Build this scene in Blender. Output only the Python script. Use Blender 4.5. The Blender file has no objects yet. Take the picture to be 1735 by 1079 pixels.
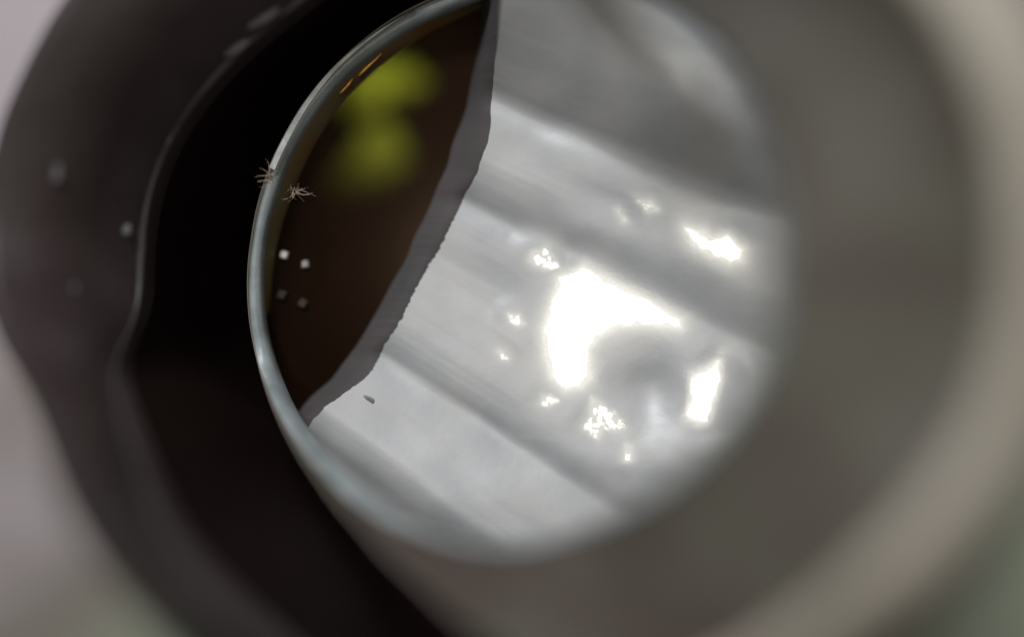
import bpy, math, random
import numpy as np
from mathutils import Vector

# ------------------------------------------------------------------ camera, world, lamps, exposure
sc = bpy.context.scene
CAM_Z = 0.100                                   # the lens hangs 10 cm above the plane in focus (z = 0)
cam_d = bpy.data.cameras.new('camera'); cam = bpy.data.objects.new('camera', cam_d)
sc.collection.objects.link(cam); sc.camera = cam
cam.location = (0, 0, CAM_Z)                    # looks straight down, picture-up is +Y
cam_d.sensor_width = 36; cam_d.lens = 35
cam_d.clip_start = 0.002; cam_d.clip_end = 10
cam_d.dof.use_dof = True; cam_d.dof.focus_distance = 0.0995; cam_d.dof.aperture_fstop = 3.2

w = bpy.data.worlds.new('World'); sc.world = w; w.use_nodes = True
w.node_tree.nodes['Background'].inputs[0].default_value = (1.0, 0.95, 0.91, 1)
w.node_tree.nodes['Background'].inputs[1].default_value = 0.13

def lamp(name, kind, loc, target, power, size, col):
    d = bpy.data.lights.new(name, kind); o = bpy.data.objects.new(name, d)
    sc.collection.objects.link(o); o.location = loc
    o.rotation_euler = (Vector(target) - Vector(loc)).to_track_quat('-Z', 'Y').to_euler()
    d.energy = power; d.color = col
    if kind == 'AREA': d.shape = 'DISK'; d.size = size
    if kind == 'SPOT': d.spot_size = math.radians(58); d.spot_blend = 1.0; d.shadow_soft_size = size
    return o
LED = (-0.005, 0.011, 0.103)                     # small bright lamp beside the lens
lamp('lens_lamp', 'AREA', LED, (0.009, -0.001, 0), 0.022, 0.0056, (1.0, 0.95, 0.82))
lamp('soft_lamp', 'AREA', (-0.075, 0.215, 0.20), (0, 0, 0), 1.15, 0.12, (0.95, 0.97, 1.0))
sc.view_settings.view_transform = 'Standard'; sc.view_settings.look = 'None'
sc.view_settings.exposure = 0.0; sc.view_settings.gamma = 1.0
sc.cycles.use_denoising = True

# ------------------------------------------------------------------ helpers
S = 36 / 35 / 1735                              # slope of one unit of plan measure
def pt(px, py, d):                              # plan measure at depth d under the lens -> metres
    return ((px - 867.5) * S * d, -(py - 539.5) * S * d, CAM_Z - d)
def link(o): sc.collection.objects.link(o); return o
def mesh(name, verts, faces, mat, parent=None, smooth=True):
    m = bpy.data.meshes.new(name); m.from_pydata([tuple(map(float, v)) for v in verts], [], faces); m.update()
    if smooth: m.polygons.foreach_set('use_smooth', [True] * len(m.polygons))
    if mat: m.materials.append(mat)
    o = link(bpy.data.objects.new(name, m)); o.parent = parent
    return o
def tag(o, label=None, cat=None, group=None, kind=None):
    for k, v in (('label', label), ('category', cat), ('group', group), ('kind', kind)):
        if v: o[k] = v
    return o
def root(name, loc=(0, 0, 0)):
    o = link(bpy.data.objects.new(name, None)); o.empty_display_size = 0.005; return o

def mat(name, c1, c2=None, rough=0.5, spec=0.5, scale=60, metallic=0.0, bump=0.0, bscale=900, lo=0.35, hi=0.65, c3=None):
    m = bpy.data.materials.new(name); m.use_nodes = True
    nt = m.node_tree; N = nt.nodes; b = N['Principled BSDF']
    b.inputs['Roughness'].default_value = rough; b.inputs['Metallic'].default_value = metallic
    b.inputs['Specular IOR Level'].default_value = spec
    tc = N.new('ShaderNodeTexCoord')
    no = N.new('ShaderNodeTexNoise'); no.inputs['Scale'].default_value = scale; no.inputs['Detail'].default_value = 3
    nt.links.new(tc.outputs['Object'], no.inputs['Vector'])
    cr = N.new('ShaderNodeValToRGB'); e = cr.color_ramp.elements
    e[0].position = lo; e[1].position = hi
    e[0].color = (*c1, 1); e[1].color = (*(c2 or c1), 1)
    if c3: k = e.new((lo + hi) / 2); k.color = (*c3, 1)
    nt.links.new(no.outputs[0], cr.inputs[0]); nt.links.new(cr.outputs[0], b.inputs['Base Color'])
    if bump:
        n2 = N.new('ShaderNodeTexNoise'); n2.inputs['Scale'].default_value = bscale; n2.inputs['Detail'].default_value = 5
        nt.links.new(tc.outputs['Object'], n2.inputs['Vector'])
        bp = N.new('ShaderNodeBump'); bp.inputs['Strength'].default_value = bump; bp.inputs['Distance'].default_value = 0.0004
        nt.links.new(n2.outputs[0], bp.inputs['Height']); nt.links.new(bp.outputs[0], b.inputs['Normal'])
    return m

M_table = mat('pale cloth', (0.41, 0.36, 0.37), (0.33, 0.36, 0.27), 0.9, 0.1, 9, lo=0.4, hi=0.6, c3=(0.22, 0.195, 0.165))
_n = M_table.node_tree; _no = [n for n in _n.nodes if n.type == 'TEX_NOISE'][0]; _cr = [n for n in _n.nodes if n.type == 'VALTORGB'][0]
_tc = [n for n in _n.nodes if n.type == 'TEX_COORD'][0]                      # cloth dyed from pink-grey to olive across its width
_sx = _n.nodes.new('ShaderNodeSeparateXYZ'); _n.links.new(_tc.outputs['Object'], _sx.inputs[0])
_ma = _n.nodes.new('ShaderNodeMath'); _ma.operation = 'MULTIPLY_ADD'; _ma.inputs[1].default_value = 2.2
_mb = _n.nodes.new('ShaderNodeMath'); _mb.operation = 'MULTIPLY'; _mb.inputs[1].default_value = -3.3; _n.links.new(_sx.outputs[1], _mb.inputs[0]); _n.links.new(_mb.outputs[0], _ma.inputs[2])
_n.links.new(_sx.outputs[0], _ma.inputs[0]); _ad = _n.nodes.new('ShaderNodeMath'); _ad.operation = 'ADD'
_n.links.new(_ma.outputs[0], _ad.inputs[0]); _n.links.new(_no.outputs[0], _ad.inputs[1]); _n.links.new(_ad.outputs[0], _cr.inputs[0])
M_collar = mat('dark rubber', (0.023, 0.0148, 0.0145), (0.034, 0.025, 0.025), 0.55, 0.25, 110, bump=0.15)
M_bead = mat('rubber edge highlight', (0.017, 0.012, 0.012), (0.040, 0.034, 0.034), 0.5, 0.3, 140, lo=0.42, hi=0.72)  # lighter tone painted in as a faint highlight along the collar edge
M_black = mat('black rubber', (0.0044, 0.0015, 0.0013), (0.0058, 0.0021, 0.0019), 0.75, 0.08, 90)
M_rim = mat('frosted glass rim', (0.15, 0.17, 0.174), (0.23, 0.255, 0.26), 0.4, 0.4, 330, bump=0.25, bscale=700)
M_ledge = mat('chipped rim highlight', (0.26, 0.28, 0.28), (0.50, 0.50, 0.49), 0.4, 0.4, 500)  # paler than the rim: its highlight put into the colour
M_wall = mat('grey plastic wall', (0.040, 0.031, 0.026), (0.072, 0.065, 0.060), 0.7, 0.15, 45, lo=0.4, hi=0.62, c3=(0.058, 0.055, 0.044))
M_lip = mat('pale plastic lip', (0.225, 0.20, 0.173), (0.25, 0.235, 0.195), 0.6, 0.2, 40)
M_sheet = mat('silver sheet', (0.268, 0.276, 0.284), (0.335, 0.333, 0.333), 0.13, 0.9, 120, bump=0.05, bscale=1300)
_n = M_sheet.node_tree; _at = _n.nodes.new('ShaderNodeAttribute'); _at.attribute_name = 'glint_gloss'  # roughness mask shaped to hold the glints and their soft glow
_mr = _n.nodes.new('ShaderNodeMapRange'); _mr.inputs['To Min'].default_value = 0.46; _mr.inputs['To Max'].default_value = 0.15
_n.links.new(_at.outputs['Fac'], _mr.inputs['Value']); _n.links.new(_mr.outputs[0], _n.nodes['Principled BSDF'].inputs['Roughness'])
M_cut = mat('grey cut edge', (0.056, 0.048, 0.049), (0.043, 0.042, 0.041), 0.7, 0.2, 120)
M_bevel = mat('brown bevel', (0.11, 0.055, 0.018), (0.10, 0.082, 0.045), 0.3, 0.4, 260)
M_green = mat('yellow green', (0.24, 0.37, 0.04), (0.34, 0.44, 0.06), 0.6, 0.3, 200)
M_orange = mat('orange flake', (0.80, 0.34, 0.03), (0.45, 0.15, 0.01), 0.25, 0.6, 800)  # glints along the rim, put in as orange colour
M_fibre = mat('pale lint', (0.48, 0.37, 0.28), (0.30, 0.22, 0.17), 0.6, 0.3, 900)
M_grain = mat('white grain', (0.75, 0.72, 0.72), (0.55, 0.50, 0.50), 0.3, 0.5, 900)
M_grain3 = mat('greyish grain', (0.30, 0.27, 0.28), (0.22, 0.20, 0.20), 0.4, 0.4, 900)
M_grain2 = mat('dull grain', (0.024, 0.018, 0.014), (0.017, 0.013, 0.010), 0.6, 0.3, 900)
M_dust = mat('grey dust', (0.105, 0.096, 0.098), (0.07, 0.065, 0.065), 0.8, 0.2, 700)
M_speck = mat('dark speck', (0.16, 0.15, 0.15), None, 0.8, 0.2)

M_pane = bpy.data.materials.new('brown glass'); M_pane.use_nodes = True
nt = M_pane.node_tree; nt.nodes.clear()
out = nt.nodes.new('ShaderNodeOutputMaterial'); mix = nt.nodes.new('ShaderNodeMixShader'); mix2 = nt.nodes.new('ShaderNodeMixShader')
tr = nt.nodes.new('ShaderNodeBsdfTransparent'); tr.inputs[0].default_value = (0.62, 0.50, 0.32, 1)
gl = nt.nodes.new('ShaderNodeBsdfGlossy'); gl.inputs['Roughness'].default_value = 0.25; gl.inputs[0].default_value = (1, 0.7, 0.5, 1)
di = nt.nodes.new('ShaderNodeBsdfDiffuse')
tc = nt.nodes.new('ShaderNodeTexCoord'); no = nt.nodes.new('ShaderNodeTexNoise'); no.inputs['Scale'].default_value = 70
cr = nt.nodes.new('ShaderNodeValToRGB'); cr.color_ramp.elements[0].color = (0.008, 0.0032, 0.0016, 1); cr.color_ramp.elements[1].color = (0.020, 0.007, 0.0035, 1)
nt.links.new(tc.outputs['Object'], no.inputs['Vector']); nt.links.new(no.outputs[0], cr.inputs[0]); nt.links.new(cr.outputs[0], di.inputs[0])
mix.inputs[0].default_value = 0.4; mix2.inputs[0].default_value = 0.012
nt.links.new(tr.outputs[0], mix.inputs[1]); nt.links.new(di.outputs[0], mix.inputs[2])
nt.links.new(mix.outputs[0], mix2.inputs[1]); nt.links.new(gl.outputs[0], mix2.inputs[2]); nt.links.new(mix2.outputs[0], out.inputs[0])

# ------------------------------------------------------------------ outlines: radius and depth round the middle of the opening
CX, CY = 867.0, 480.0
NA = 240
TH = np.linspace(0, 2 * math.pi, NA, endpoint=False)
def outline(pts):
    a = np.array([math.atan2(p[1] - CY, p[0] - CX) % (2 * math.pi) for p in pts])
    r = np.array([math.hypot(p[0] - CX, p[1] - CY) for p in pts]); d = np.array([p[2] for p in pts])
    o = np.argsort(a); a, r, d = a[o], r[o], d[o]
    def sm(y):
        v = np.interp(TH, a, y, period=2 * math.pi)
        for _ in range(3): v = (np.roll(v, 1) + 2 * v + np.roll(v, -1)) / 4
        return v
    return sm(r), sm(d)
def ring(r, d):
    return [pt(CX + r[i] * math.cos(TH[i]), CY + r[i] * math.sin(TH[i]), d[i]) for i in range(NA)]
def loft(name, rings, m, parent, smooth=True):
    v = [p for rg in rings for p in rg]; f = []
    for k in range(len(rings) - 1):
        for i in range(NA):
            j = (i + 1) % NA
            f.append((k * NA + i, k * NA + j, (k + 1) * NA + j, (k + 1) * NA + i))
    return mesh(name, v, f, m, parent, smooth)
def lerp_ring(r0, d0, r1, d1, t, bulge=0.0):
    d = d0 + (d1 - d0) * t
    rr = (r0 * d0 + (r1 * d1 - r0 * d0) * t) / d
    return ring(rr, d - bulge * math.sin(math.pi * t))

B = [(443,500,.1),(448,400,.1),(470,320,.1),(500,245,.1),(560,155,.1),(630,90,.1),(700,45,.1),(790,5,.099),(870,-22,.097),
     (1000,-40,.088),(1120,-10,.080),(1220,60,.073),(1285,170,.067),(1318,300,.063),(1326,430,.061),(1312,560,.061),(1265,675,.062),
     (1190,770,.064),(1090,850,.067),(980,905,.071),(870,930,.071),(760,922,.074),(660,872,.079),(580,802,.086),(520,735,.093),(472,640,.099),(448,560,.1)]
A = [(421,500,.0996),(428,400,.0996),(448,312,.0996),(482,235,.0996),(541,143,.0996),(613,72,.0996),(688,20,.0996),(780,-18,.0985),(870,-60,.094),
     (1000,-130,.083),(1200,-190,.071),(1400,-140,.061),(1560,-20,.056),(1665,150,.053),(1708,350,.052),(1705,520,.052),(1660,690,.052),(1575,830,.052),
     (1450,960,.053),(1290,1080,.057),(1120,1150,.061),(960,1150,.064),(825,1075,.067),(715,985,.072),(615,892,.078),(536,803,.085),(472,705,.094),(435,600,.0994)]
rB, dB = outline(B); rA, dA = outline(A)

# ------------------------------------------------------------------ setting
mesh('tabletop', [(-0.8, -0.8, -0.08), (0.8, -0.8, -0.08), (0.8, 0.8, -0.08), (-0.8, 0.8, -0.08)], [(0, 1, 2, 3)], M_table)
tag(bpy.data.objects['tabletop'], kind='structure')

# ------------------------------------------------------------------ dark collar standing on the table
L = [(640,-90,.092),(560,-30,.092),(500,18,.092),(440,65,.0925),(380,122,.093),(325,190,.093),(290,245,.0935),(265,310,.0935),(250,375,.0935),(244,440,.0935),
     (244,500,.093),(234,545,.091),(206,592,.088),(197,640,.084),(212,700,.080),(238,780,.076),(262,850,.073),(305,930,.071),(375,1010,.070),(440,1070,.070),(540,1150,.072),
     (867,1150,.1),(1300,1000,.1),(1480,480,.1),(1300,-40,.1),(867,-160,.097)]
O = [(160,-60,.083),(108,0,.083),(62,80,.083),(28,150,.083),(0,215,.083),(-16,300,.083),(-24,400,.083),(-20,500,.08),(0,575,.077),(40,625,.074),(72,690,.071),
     (98,770,.060),(128,850,.054),(178,930,.052),(250,1010,.052),(330,1080,.053),(440,1170,.07),
     (867,1250,.1),(1380,1080,.1),(1570,480,.1),(1380,-120,.1),(867,-260,.095),(400,-220,.085)]
rL, dL = outline(L); rO, dO = outline(O)
collar = tag(root('rubber_collar'), 'thick dark brown-black collar curving round the left of the opening', 'collar')
rings = [ring(rL * dL / (dL + 0.004) * 1.01, dL + 0.004), ring(rL * 1.000, dL + 0.0006), ring(rL * 1.012, dL - 0.0002), lerp_ring(rL * 1.012, dL, rO, dO, 0.2, 0.001)]
for t in (0.35, 0.5, 0.65, 0.8, 0.93): rings.append(lerp_ring(rL * 1.012, dL, rO, dO, t, 0.0015))
rings.append(ring(rO, dO)); 
rings.append(ring(rO * 0.985, dO + 0.004))
rings.append(ring(rO * 0.96, np.full(NA, 0.1799)))
cb = loft('collar_body', rings, M_collar, collar)
bead = []
for a_ in np.linspace(0, 2 * math.pi, 11):
    wv = 6.5 + 2.5 * np.sin(TH * 17) * np.sin(TH * 5 + 1)
    bead.append(ring(rL + 8 - wv * math.cos(a_), dL - 0.0002 - wv * 0.55 * S * dL * math.sin(a_)))
loft('edge_bead', bead, M_bead, collar)
# black groove between the collar and the glass rim
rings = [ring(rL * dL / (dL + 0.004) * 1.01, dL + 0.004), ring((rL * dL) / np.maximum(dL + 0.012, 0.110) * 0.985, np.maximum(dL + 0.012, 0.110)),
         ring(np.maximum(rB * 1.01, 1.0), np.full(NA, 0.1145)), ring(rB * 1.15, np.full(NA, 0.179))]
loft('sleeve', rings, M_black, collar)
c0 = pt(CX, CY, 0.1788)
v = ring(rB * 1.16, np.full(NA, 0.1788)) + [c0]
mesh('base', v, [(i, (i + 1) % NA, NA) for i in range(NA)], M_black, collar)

# ------------------------------------------------------------------ grey tube with its thin glass rim
tube = tag(root('plastic_tube'), 'grey translucent tube flaring towards the right, with a thin pale rim', 'tube')
# rim: rounded band round the opening, thin at the left
rimw = 23.0 * np.clip((np.cos(TH - math.pi * 1.10) + 0.05) / 0.4, 0.02, 1)
rM = rB + np.minimum(rA - rB, rimw)
tM = np.clip((rM - rB) / np.maximum(rA - rB, 1e-6), 0, 1)
dM = dB + (dA - dB) * tM
rim_r = []
for t in (0, 0.25, 0.5, 0.75, 1.0):
    rim_r.append(ring(rB + (rM - rB) * t, dB + (dM - dB) * t - 0.00025 * math.sin(math.pi * t)))
under = [ring(rB * dB / (dB + 0.0025) * (1.0 + 0.01), dB + 0.0025)]
loft('rim', under + rim_r, M_rim, tube)
# thin raised ledge along the outer side of the rim, ending at a small seam
v = []; f = []; led = [i for i in range(NA) if math.pi * 1.135 < TH[i] < math.pi * 1.40]
for n, i in enumerate(led):
    e = 1 - (n / (len(led) - 1)) ** 2
    for rr, up in ((rM[i] - 9 * e, 0.00005), (rM[i] - 8 * e, 0.0006), (rM[i] + 1.5 * e, 0.0007), (rM[i] + 3 * e, -0.0004)):
        v.append(pt(CX + rr * math.cos(TH[i]), CY + rr * math.sin(TH[i]), dM[i] - up))
f = [(n * 4 + k, n * 4 + k + 1, n * 4 + 5 + k, n * 4 + 4 + k) for n in range(len(led) - 1) for k in range(3)] + [(0, 1, 2, 3)]
mesh('rim_ledge', v, f, M_ledge, tube, False)
wall = []
for t in np.linspace(0, 1, 12):
    wall.append(ring(rM + (rA - rM) * t, dM + (dA - dM) * t + 0.001 * math.sin(math.pi * t) * np.clip((rA - rM) / 250, 0, 1)))
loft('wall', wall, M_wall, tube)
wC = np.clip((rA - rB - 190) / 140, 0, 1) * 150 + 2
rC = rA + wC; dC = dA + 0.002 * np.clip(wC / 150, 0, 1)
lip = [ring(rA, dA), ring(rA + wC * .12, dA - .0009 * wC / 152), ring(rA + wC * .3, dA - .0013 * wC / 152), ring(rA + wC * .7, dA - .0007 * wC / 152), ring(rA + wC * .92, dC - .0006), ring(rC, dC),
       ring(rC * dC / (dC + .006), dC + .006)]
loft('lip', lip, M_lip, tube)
# ------------------------------------------------------------------ brown window under the opening
PD = 0.1040
win = tag(root('brown_window'), 'dark brown glass pane filling the left part of the opening', 'window')
JL = np.array([(826,-140),(820,-60),(816,30),(804,110),(790,180),(766,250),(736,330),(690,430),(641,520),(600,588),(560,640),(530,668),(500,704),(502,740),(520,790),(570,845),(650,905),(740,950),(810,1000)], float)
v = []; f = []; rows = np.linspace(-30, 730, 60)
lx = CX + rB * np.cos(TH); ly = CY + rB * np.sin(TH); lm = [i for i in range(NA) if math.pi * 0.6 < TH[i] < math.pi * 1.52]
lo_ = sorted([(ly[i], lx[i]) for i in lm])
for y in rows:
    x0 = np.interp(y, [p[0] for p in lo_], [p[1] for p in lo_]) - 6; x1 = max(np.interp(y, JL[:, 1], JL[:, 0]) + 18, x0 + 2)
    v += [pt(x0, y, PD), pt(x1, y, PD)]
for i in range(len(rows) - 1): f.append((2 * i, 2 * i + 1, 2 * i + 3, 2 * i + 2))
mesh('pane', v, f, M_pane, win, False)
# bevel round the pane at the left, just inside the rim
idx = [i for i in range(NA) if 3.0 < TH[i] < 4.75]
v = []; f = []
for n, i in enumerate(idx):
    e = math.sin(math.pi * n / (len(idx) - 1)) ** 0.5
    for rr, dd in ((rB[i] * 1.004, dB[i] + 0.0015), (rB[i] - 5 - 14 * e, PD - 0.0014), (rB[i] - 8 - 22 * e, PD - 0.0004)):
        v.append(pt(CX + rr * math.cos(TH[i]), CY + rr * math.sin(TH[i]), dd))
for n in range(len(idx) - 1):
    for k in range(2): f.append((n * 3 + k, n * 3 + k + 1, n * 3 + 4 + k, n * 3 + 3 + k))
mesh('bevel', v, f, M_bevel, win)

# ------------------------------------------------------------------ silver sheet with folds and glinting dents
rng = np.random.default_rng(7)
def vnoise(x, y, seed):
    g = np.random.default_rng(seed).random((128, 128))
    xi = np.floor(x).astype(int); yi = np.floor(y).astype(int); fx = x - xi; fy = y - yi
    fx = fx * fx * (3 - 2 * fx); fy = fy * fy * (3 - 2 * fy)
    q = lambda a, b: g[a % 128, b % 128]
    return (q(xi, yi) * (1 - fx) + q(xi + 1, yi) * fx) * (1 - fy) + (q(xi, yi + 1) * (1 - fx) + q(xi + 1, yi + 1) * fx) * fy
J = np.array([(866,-140),(858,-60),(851,0),(844,90),(833,180),(826,240),(809,292),(786,330),(766,370),(740,420),(716,465),(691,515),(666,560),(649,583),(641,605),(616,640),(590,662),(556,688),(528,716),(512,745),(530,790),(580,840),(660,900),(750,945),(820,1000)], float)
NR, NC = 560, 520
yy = np.linspace(-140, 960, NR)
jx = np.interp(yy, J[:, 1], J[:, 0])
for _ in range(4): jx = (np.roll(jx, 1) * (np.arange(NR) > 0) + np.where(np.arange(NR) > 0, 0, jx) + jx * 2 + np.append(jx[1:], jx[-1])) / 4
jit = (vnoise(yy / 3.2, yy * 0 + 3, 5) - 0.5) * 4 * np.clip((yy - 200) / 200, 0.2, 1) + (vnoise(yy / 30, yy * 0 + 9, 6) - .5) * 6
tt = np.linspace(0, 1, NC)
X = jx[:, None] + tt[None, :] * (1430 - jx[:, None]) + jit[:, None] * np.clip(1 - tt[None, :] * 18, 0, 1) ** 2; Y = np.repeat(yy[:, None], NC, 1)
s0 = S * 0.1
xm = (X - 867.5) * s0; ym = -(Y - 539.5) * s0
# concave base: every point of it faces half-way between the lens and the lamp
c = np.array([0, 0, CAM_Z]); l = np.array(LED)
def path(x, y, z): return np.sqrt((x - c[0]) ** 2 + (y - c[1]) ** 2 + (z - c[2]) ** 2) + np.sqrt((x - l[0]) ** 2 + (y - l[1]) ** 2 + (z - l[2]) ** 2)
S0 = path(0.0105, -0.0012, 0.0)
lo = np.full(X.shape, -0.03); hi = np.full(X.shape, 0.06)
for _ in range(40):
    mid = (lo + hi) / 2; big = path(xm, ym, mid) > S0
    lo = np.where(big, mid, lo); hi = np.where(big, hi, mid)
H = (lo + hi) / 2
# folds: they fan out from upper left
q = (Y + 1170) / (X + 2192)
qb = np.array([(.30,.30),(.36,.22),(.385,.12),(.40,.08),(.412,.06),(.436,.04),(.4475,.72),(.456,.56),(.464,.5),(.476,.5),(.489,.34),(.502,.13),(.511,.72),(.519,.55),(.535,.5),(.596,.5),(.611,.38),(.622,.20),(.633,.70),(.645,.64),(.675,.58),(.688,.3),(.70,.08),(.72,.05),(.735,.3),(.755,.62),(.80,.6)])
qs = np.linspace(.2, .9, 2000); gb = np.interp(qs, qb[:, 0], qb[:, 1])
k = np.hanning(17); k /= k.sum(); gb = np.convolve(np.pad(gb, 8, mode='edge'), k, 'valid')
slope = np.tan(np.radians((gb - 0.50) * 84))
Dq = np.cumsum(slope) * (qs[1] - qs[0]) * 2650 * s0
fade = 1.0
D = np.interp(q, qs, Dq - np.interp(0.56, qs, Dq))
u = ((X - 1000) * 0.87 + (Y - 560) * 0.5) * s0
D = D + 0.02 * u
D = D - 20.0 * (np.clip(Y + (X - 900) * 0.25 - 790, 0, 400) * s0) ** 2      # turns down towards the bottom
bx = ((X - 1125) * 0.80 + (Y - 215) * 0.60) / 120; by = (-(X - 1125) * 0.60 + (Y - 215) * 0.80) / 70
D = D + 0.0030 * np.exp(-bx * bx - by * by)               # a rounded bulge at the upper right
# long faint creases and small crumples
vq = q * 2650
D = D + (vnoise(u / s0 / 260 + 40, vq / 26, 11) - .5) * 0.00015 + (vnoise(u / s0 / 200 + 40, vq / 7, 14) - .5) * 0.000012 + (vnoise(u / s0 / 90 + 40, vq / 50, 12) - .5) * 0.00030
D = D + (vnoise(X / 60 + 20, Y / 60 + 20, 13) - .5) * 0.00010
# dents that face the lamp
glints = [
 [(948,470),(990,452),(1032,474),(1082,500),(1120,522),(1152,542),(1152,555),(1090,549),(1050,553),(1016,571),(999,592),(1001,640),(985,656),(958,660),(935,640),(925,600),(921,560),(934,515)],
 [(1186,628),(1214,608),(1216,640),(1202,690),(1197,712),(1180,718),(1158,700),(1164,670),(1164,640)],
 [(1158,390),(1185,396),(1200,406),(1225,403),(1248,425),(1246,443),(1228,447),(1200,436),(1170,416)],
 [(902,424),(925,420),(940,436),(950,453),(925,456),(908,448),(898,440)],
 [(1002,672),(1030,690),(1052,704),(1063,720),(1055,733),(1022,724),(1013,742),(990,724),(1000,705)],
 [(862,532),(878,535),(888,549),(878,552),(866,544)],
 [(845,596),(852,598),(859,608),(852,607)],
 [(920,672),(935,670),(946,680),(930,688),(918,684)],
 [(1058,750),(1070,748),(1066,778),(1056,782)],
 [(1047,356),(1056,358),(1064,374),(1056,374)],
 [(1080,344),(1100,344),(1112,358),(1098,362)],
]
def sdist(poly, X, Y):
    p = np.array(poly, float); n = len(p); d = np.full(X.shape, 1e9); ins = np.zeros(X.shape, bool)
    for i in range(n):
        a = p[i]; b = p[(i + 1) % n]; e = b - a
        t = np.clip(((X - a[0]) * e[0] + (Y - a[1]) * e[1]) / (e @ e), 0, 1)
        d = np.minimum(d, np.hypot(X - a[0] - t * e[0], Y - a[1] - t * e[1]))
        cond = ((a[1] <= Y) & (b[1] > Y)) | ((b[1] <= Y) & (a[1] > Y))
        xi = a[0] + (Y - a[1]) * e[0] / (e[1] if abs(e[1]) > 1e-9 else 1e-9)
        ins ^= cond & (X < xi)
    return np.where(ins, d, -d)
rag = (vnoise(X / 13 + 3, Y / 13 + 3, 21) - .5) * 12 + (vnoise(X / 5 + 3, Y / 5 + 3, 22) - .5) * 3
glint_gloss = np.zeros(X.shape)
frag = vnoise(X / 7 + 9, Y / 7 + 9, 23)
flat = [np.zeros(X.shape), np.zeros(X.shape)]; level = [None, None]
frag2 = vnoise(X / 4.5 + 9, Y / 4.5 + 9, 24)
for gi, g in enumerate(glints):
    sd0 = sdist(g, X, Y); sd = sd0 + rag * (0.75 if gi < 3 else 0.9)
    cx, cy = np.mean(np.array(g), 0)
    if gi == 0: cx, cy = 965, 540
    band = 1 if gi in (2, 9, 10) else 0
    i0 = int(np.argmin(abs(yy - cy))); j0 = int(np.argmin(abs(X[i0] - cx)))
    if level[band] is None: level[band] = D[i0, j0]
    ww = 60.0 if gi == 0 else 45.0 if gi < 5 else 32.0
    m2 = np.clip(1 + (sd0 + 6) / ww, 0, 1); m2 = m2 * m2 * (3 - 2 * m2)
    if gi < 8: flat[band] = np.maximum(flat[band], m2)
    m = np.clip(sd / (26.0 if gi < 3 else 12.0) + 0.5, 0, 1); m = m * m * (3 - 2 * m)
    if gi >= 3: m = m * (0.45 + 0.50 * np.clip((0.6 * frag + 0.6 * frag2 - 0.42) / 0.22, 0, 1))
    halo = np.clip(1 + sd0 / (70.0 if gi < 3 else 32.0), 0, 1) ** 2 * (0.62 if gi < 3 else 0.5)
    glint_gloss = np.maximum(glint_gloss, np.maximum(m, halo))        # glint and glow shapes put in as lower roughness
for band in (0, 1):
    D = D * (1 - flat[band]) + level[band] * flat[band]     # flattened so the glints mirror the lens lamp
for g in glints[8:]:
    cx, cy = np.mean(np.array(g), 0); i0 = int(np.argmin(abs(yy - cy))); j0 = int(np.argmin(abs(X[i0] - cx)))
    m2 = np.clip(1 + (sdist(g, X, Y) + 4) / 24, 0, 1); m2 = m2 * m2 * (3 - 2 * m2) * 0.85
    D = D * (1 - m2) + D[i0, j0] * m2
keep = np.clip((-np.maximum.reduce([sdist(glints[i], X, Y) for i in (0, 1, 4)]) - 2) / 48, 0, 1); keep = keep * keep * (3 - 2 * keep)
D = D - 0.0012 * np.exp(-((X - 1100) / 62) ** 2 - ((Y - 668) / 62) ** 2) * keep   # smooth hollow inside the crescent
def blur(a, n):
    k_ = np.hanning(2 * n + 3)[1:-1]; k_ /= k_.sum(); p = np.pad(a, n, mode='edge')
    p = np.apply_along_axis(lambda r_: np.convolve(r_, k_, 'valid'), 1, p)
    return np.apply_along_axis(lambda r_: np.convolve(r_, k_, 'valid'), 0, p)
soft = np.clip((X - 830) / 60, 0, 1) * np.clip((1330 - X) / 60, 0, 1) * np.clip((Y - 300) / 60, 0, 1) * np.clip((860 - Y) / 60, 0, 1)
D = D * (1 - soft) + blur(D, 13) * soft                     # the sheet bends softly, without creases
Z = H + D - 0.0005
verts = np.stack([xm, ym, Z], -1).reshape(-1, 3)
idx = np.arange(NR * NC).reshape(NR, NC)
faces = np.stack([idx[:-1, :-1], idx[1:, :-1], idx[1:, 1:], idx[:-1, 1:]], -1).reshape(-1, 4)
sheet = tag(root('silver_sheet'), 'glossy silver-white folded sheet with blown-out glints filling the right of the opening', 'sheet')
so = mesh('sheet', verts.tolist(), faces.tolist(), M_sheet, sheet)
at = so.data.attributes.new('glint_gloss', 'FLOAT', 'POINT'); at.data.foreach_set('value', glint_gloss.astype(np.float32).ravel())
# thick cut edge sloping down to the pane
jl = np.interp(yy, JL[:, 1], JL[:, 0]) + (vnoise(yy / 40, yy * 0 + 5, 31) - .5) * 5
v = []; f = []
for i in range(NR):
    top = verts[i * NC]
    low = np.array(pt(jl[i], yy[i] + 2, PD - 0.0002))
    for t in (0, 0.06, 0.5, 1): 
        p = top + (low - top) * t; p[2] += 0.0005 * math.sin(math.pi * t) - (0.0001 if t == 0 else 0)
        v.append(p)
for i in range(NR - 1):
    for k2 in range(3): f.append((i * 4 + k2, i * 4 + k2 + 1, i * 4 + 5 + k2, i * 4 + 4 + k2))
mesh('cut_edge', v, f, M_cut, sheet)

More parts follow.
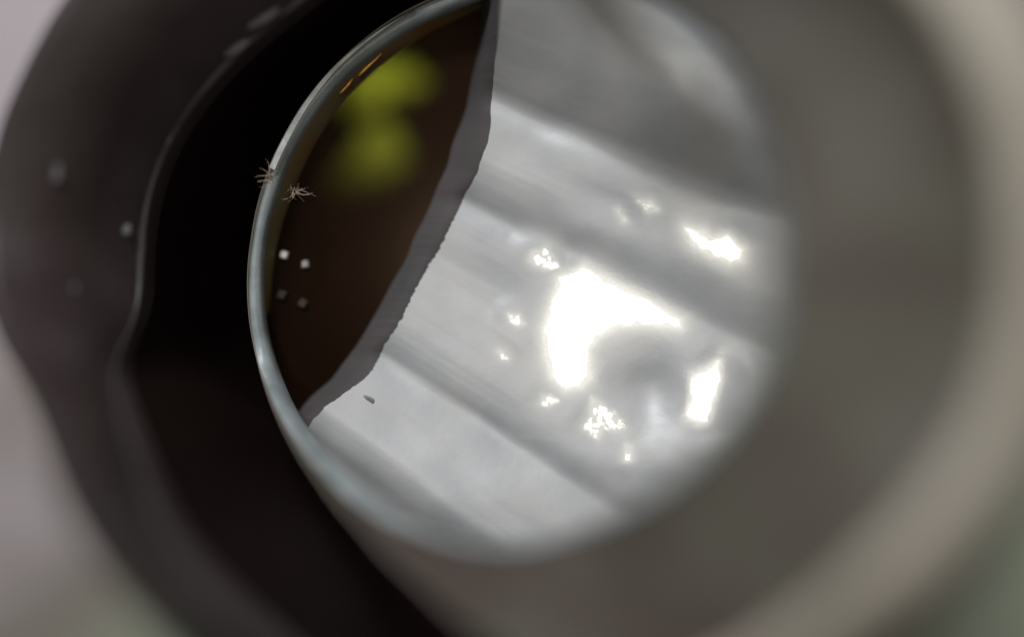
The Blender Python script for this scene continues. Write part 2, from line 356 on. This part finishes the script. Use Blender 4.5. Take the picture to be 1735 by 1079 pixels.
# ------------------------------------------------------------------ small things
def lump(name, px, py, d, rx, ry, rz, m, seed, rough=0.25, nu=14, nv=9, rot=0.0, size_d=None):
    r = random.Random(seed); ctr = np.array(pt(px, py, d)); sc_ = S * (size_d or d)
    v = []; f = []
    ph = [r.uniform(0, 6.28) for _ in range(6)]
    for j in range(nv + 1):
        a = math.pi * j / nv
        for i in range(nu):
            b = 2 * math.pi * i / nu
            k = 1 + rough * (math.sin(2 * b + ph[0]) * math.sin(a + ph[1]) + 0.6 * math.sin(3 * b + ph[2] + 2 * a) + 0.4 * math.sin(5 * b + ph[3])) * math.sin(a) * 0.6
            x = rx * sc_ * k * math.sin(a) * math.cos(b); y = ry * sc_ * k * math.sin(a) * math.sin(b); z = rz * sc_ * math.cos(a) * (1 + rough * .3 * math.sin(ph[4] + b))
            v.append((ctr[0] + x * math.cos(rot) - y * math.sin(rot), ctr[1] + x * math.sin(rot) + y * math.cos(rot), ctr[2] + z))
    for j in range(nv):
        for i in range(nu):
            f.append((j * nu + i, (j + 1) * nu + i, (j + 1) * nu + (i + 1) % nu, j * nu + (i + 1) % nu))
    return mesh(name, v, f, m)
GD = 0.172  # lumps made up in place of green reflections in the pane
tag(lump('green_lump', 638, 142, GD, 60, 56, 50, M_green, 1, 0.7), 'brighter yellow-green lump behind the brown pane, imitating a blurred reflection near the top', 'green patch', 'green reflections made as lumps')
tag(lump('green_lump', 630, 280, GD, 64, 52, 30, M_green, 2, 0.7), 'dimmer olive-green lump behind the brown pane, imitating the lower blurred reflection', 'green patch', 'green reflections made as lumps')
lamp('well_fill', 'SPOT', pt(680, 30, 0.128), pt(642, 105, 0.17), 0.25, 0.004, (1.0, 0.97, 0.75))  # added lamp, unseen in the well, only lights the green lumps

def grain(px, py, r, h, m, ang, lab, ex=None):
    cz = PD - 0.0004; s_ = S * PD; v = []
    base = np.array(pt(px, py, PD - 0.00005)); rr = random.Random(int(px))
    for z, k in ((0, 1.0), (h * .75, 1.0), (h, .72)):
        for i in range(8):
            a = ang + i * math.pi / 4; q_ = r * k * (1.0 if i % 2 == 0 else 0.73) * rr.uniform(.9, 1.1)
            v.append((base[0] + q_ * s_ * math.cos(a), base[1] + q_ * s_ * math.sin(a), base[2] + z * s_))
    f = [tuple(range(16, 24))] + [(k * 8 + i, k * 8 + (i + 1) % 8, k * 8 + 8 + (i + 1) % 8, k * 8 + 8 + i) for k in range(2) for i in range(8)]
    return tag(mesh('grain', v, f, m, None, False), lab, 'grain', 'grains on the brown pane')
grain(482, 432, 8.5, 8, M_grain, 0.5, 'brightest white square grain on the brown pane, nearest the rim')
grain(518, 448, 8, 7, M_grain3, 0.9, 'dimmer whitish grain just right of the brightest grain')
grain(478, 500, 10, 8, M_grain2, 0.4, 'faint grain below the brightest grain, close to the rim')
grain(514, 514, 10, 8, M_grain2, 0.2, 'faint grain to the lower right, furthest below the white grains')

def tube_strand(pts, r0, r1, sides=5):
    v = []; f = []; n = len(pts); P = [Vector(p) for p in pts]
    for i, p in enumerate(P):
        t = (P[min(i + 1, n - 1)] - P[max(i - 1, 0)]).normalized(); a = t.orthogonal().normalized(); b = t.cross(a)
        r = r0 + (r1 - r0) * i / (n - 1)
        for k in range(sides):
            an = 2 * math.pi * k / sides; v.append(p + (a * math.cos(an) + b * math.sin(an)) * r)
    for i in range(n - 1):
        for k in range(sides): f.append((i * sides + k, i * sides + (k + 1) % sides, (i + 1) * sides + (k + 1) % sides, (i + 1) * sides + k))
    return v, f
def tuft(label, base, tips, seed, d):
    r = random.Random(seed); t = tag(root('lint_tuft'), label, 'lint', 'lint tufts on the rim')
    more = []
    for (tx, ty) in tips:                                    # shorter fuzz between the long fibres
        a_ = r.uniform(0, 6.28); k_ = r.uniform(5, 15); more.append((base[0] + k_ * math.cos(a_), base[1] + k_ * math.sin(a_)))
    for (tx, ty) in tips + more:
        bx, by = base[0] + r.uniform(-5, 5), base[1] + r.uniform(-5, 5); pts = []
        ox, oy = r.uniform(-5, 5), r.uniform(-5, 5)
        for k in range(6):
            s = k / 5; w_ = 4 * s * (1 - s)
            pts.append(pt(bx + (tx - bx) * s + ox * w_, by + (ty - by) * s + oy * w_, d - 0.0006 * w_ - 0.0002 * k * r.random()))
        k_ = r.uniform(0.6, 1.15)
        v, f = tube_strand(pts, 0.000046 * k_, 0.000014 * k_); mesh('fibre', v, f, M_fibre, t)
tuft('frayed pale lint tuft sticking out over the black side of the rim', (458, 300), [(450,268),(440,285),(432,300),(440,318),(448,330),(436,308),(462,276),(452,322),(470,290)], 3, 0.0984)
tuft('spread pale lint tuft lying on the brown side of the rim', (500, 325), [(476,338),(488,342),(516,342),(522,318),(536,333),(530,326),(508,310),(492,312),(514,332),(484,328)], 4, 0.0994)
lump_o = lump('orange_glint', 624, 113, 0.1003, 27, 2.2, 2.2, M_orange, 5, 0.6, rot=0.75)  # sliver of colour built where the rim glints orange
tag(lump_o, 'bright orange flake on the inner side of the rim at upper left', 'glint', 'orange glints by the rim')
tag(lump('orange_glint', 588, 146, 0.1003, 18, 1.6, 1.6, M_orange, 6, 0.6, rot=0.85), 'small dull orange flake below the bright orange flake', 'glint', 'orange glints by the rim')
i0 = int(np.argmin(abs(yy - 676))); j0 = int(np.argmin(abs(X[i0] - 626)))
tag(lump('dark_speck', 626, 676, CAM_Z - Z[i0, j0], 9, 5, 3, M_speck, 8, 0.4, rot=-0.6), 'tiny grey speck on the silver sheet near its cut edge', 'speck')
def collar_depth(px, py):
    th = math.atan2(py - CY, px - CX) % (2 * math.pi); r = math.hypot(px - CX, py - CY)
    i = int(round(th / (2 * math.pi) * NA)) % NA
    t = min(max((r * 1.0 - rL[i]) / (rO[i] - rL[i]), 0), 1)
    return dL[i] + (dO[i] - dL[i]) * t - 0.0013 * math.sin(math.pi * t)
for (px, py, a, b, ang, lab) in [
    (85, 290, 22, 20, 0, 'large soft grey dust spot on the upper left of the dark collar'),
    (122, 492, 9, 9, 0, 'small faint dust spot on the left of the dark collar above the notch'),
    (100, 522, 7, 6, 0, 'faintest dust spot on the dark collar just above the notch'),
    (400, 82, 26, 8, 0.55, 'elongated pale scuff on the collar edge at the top'),
    (448, 30, 30, 9, 0.6, 'faint pale scuff on the collar edge near the top of the picture'),
    (288, 236, 12, 3, 1.1, 'thin bright scuff on the inner collar edge, upper left'),
    (214, 390, 8, 10, 0, 'small dull dust spot beside the inner collar edge')]:
    tag(lump('dust_spot', px, py, collar_depth(px, py), a, b, 2.5, M_dust, int(px), 0.25, rot=ang), lab, 'dust', 'dust on the dark collar')
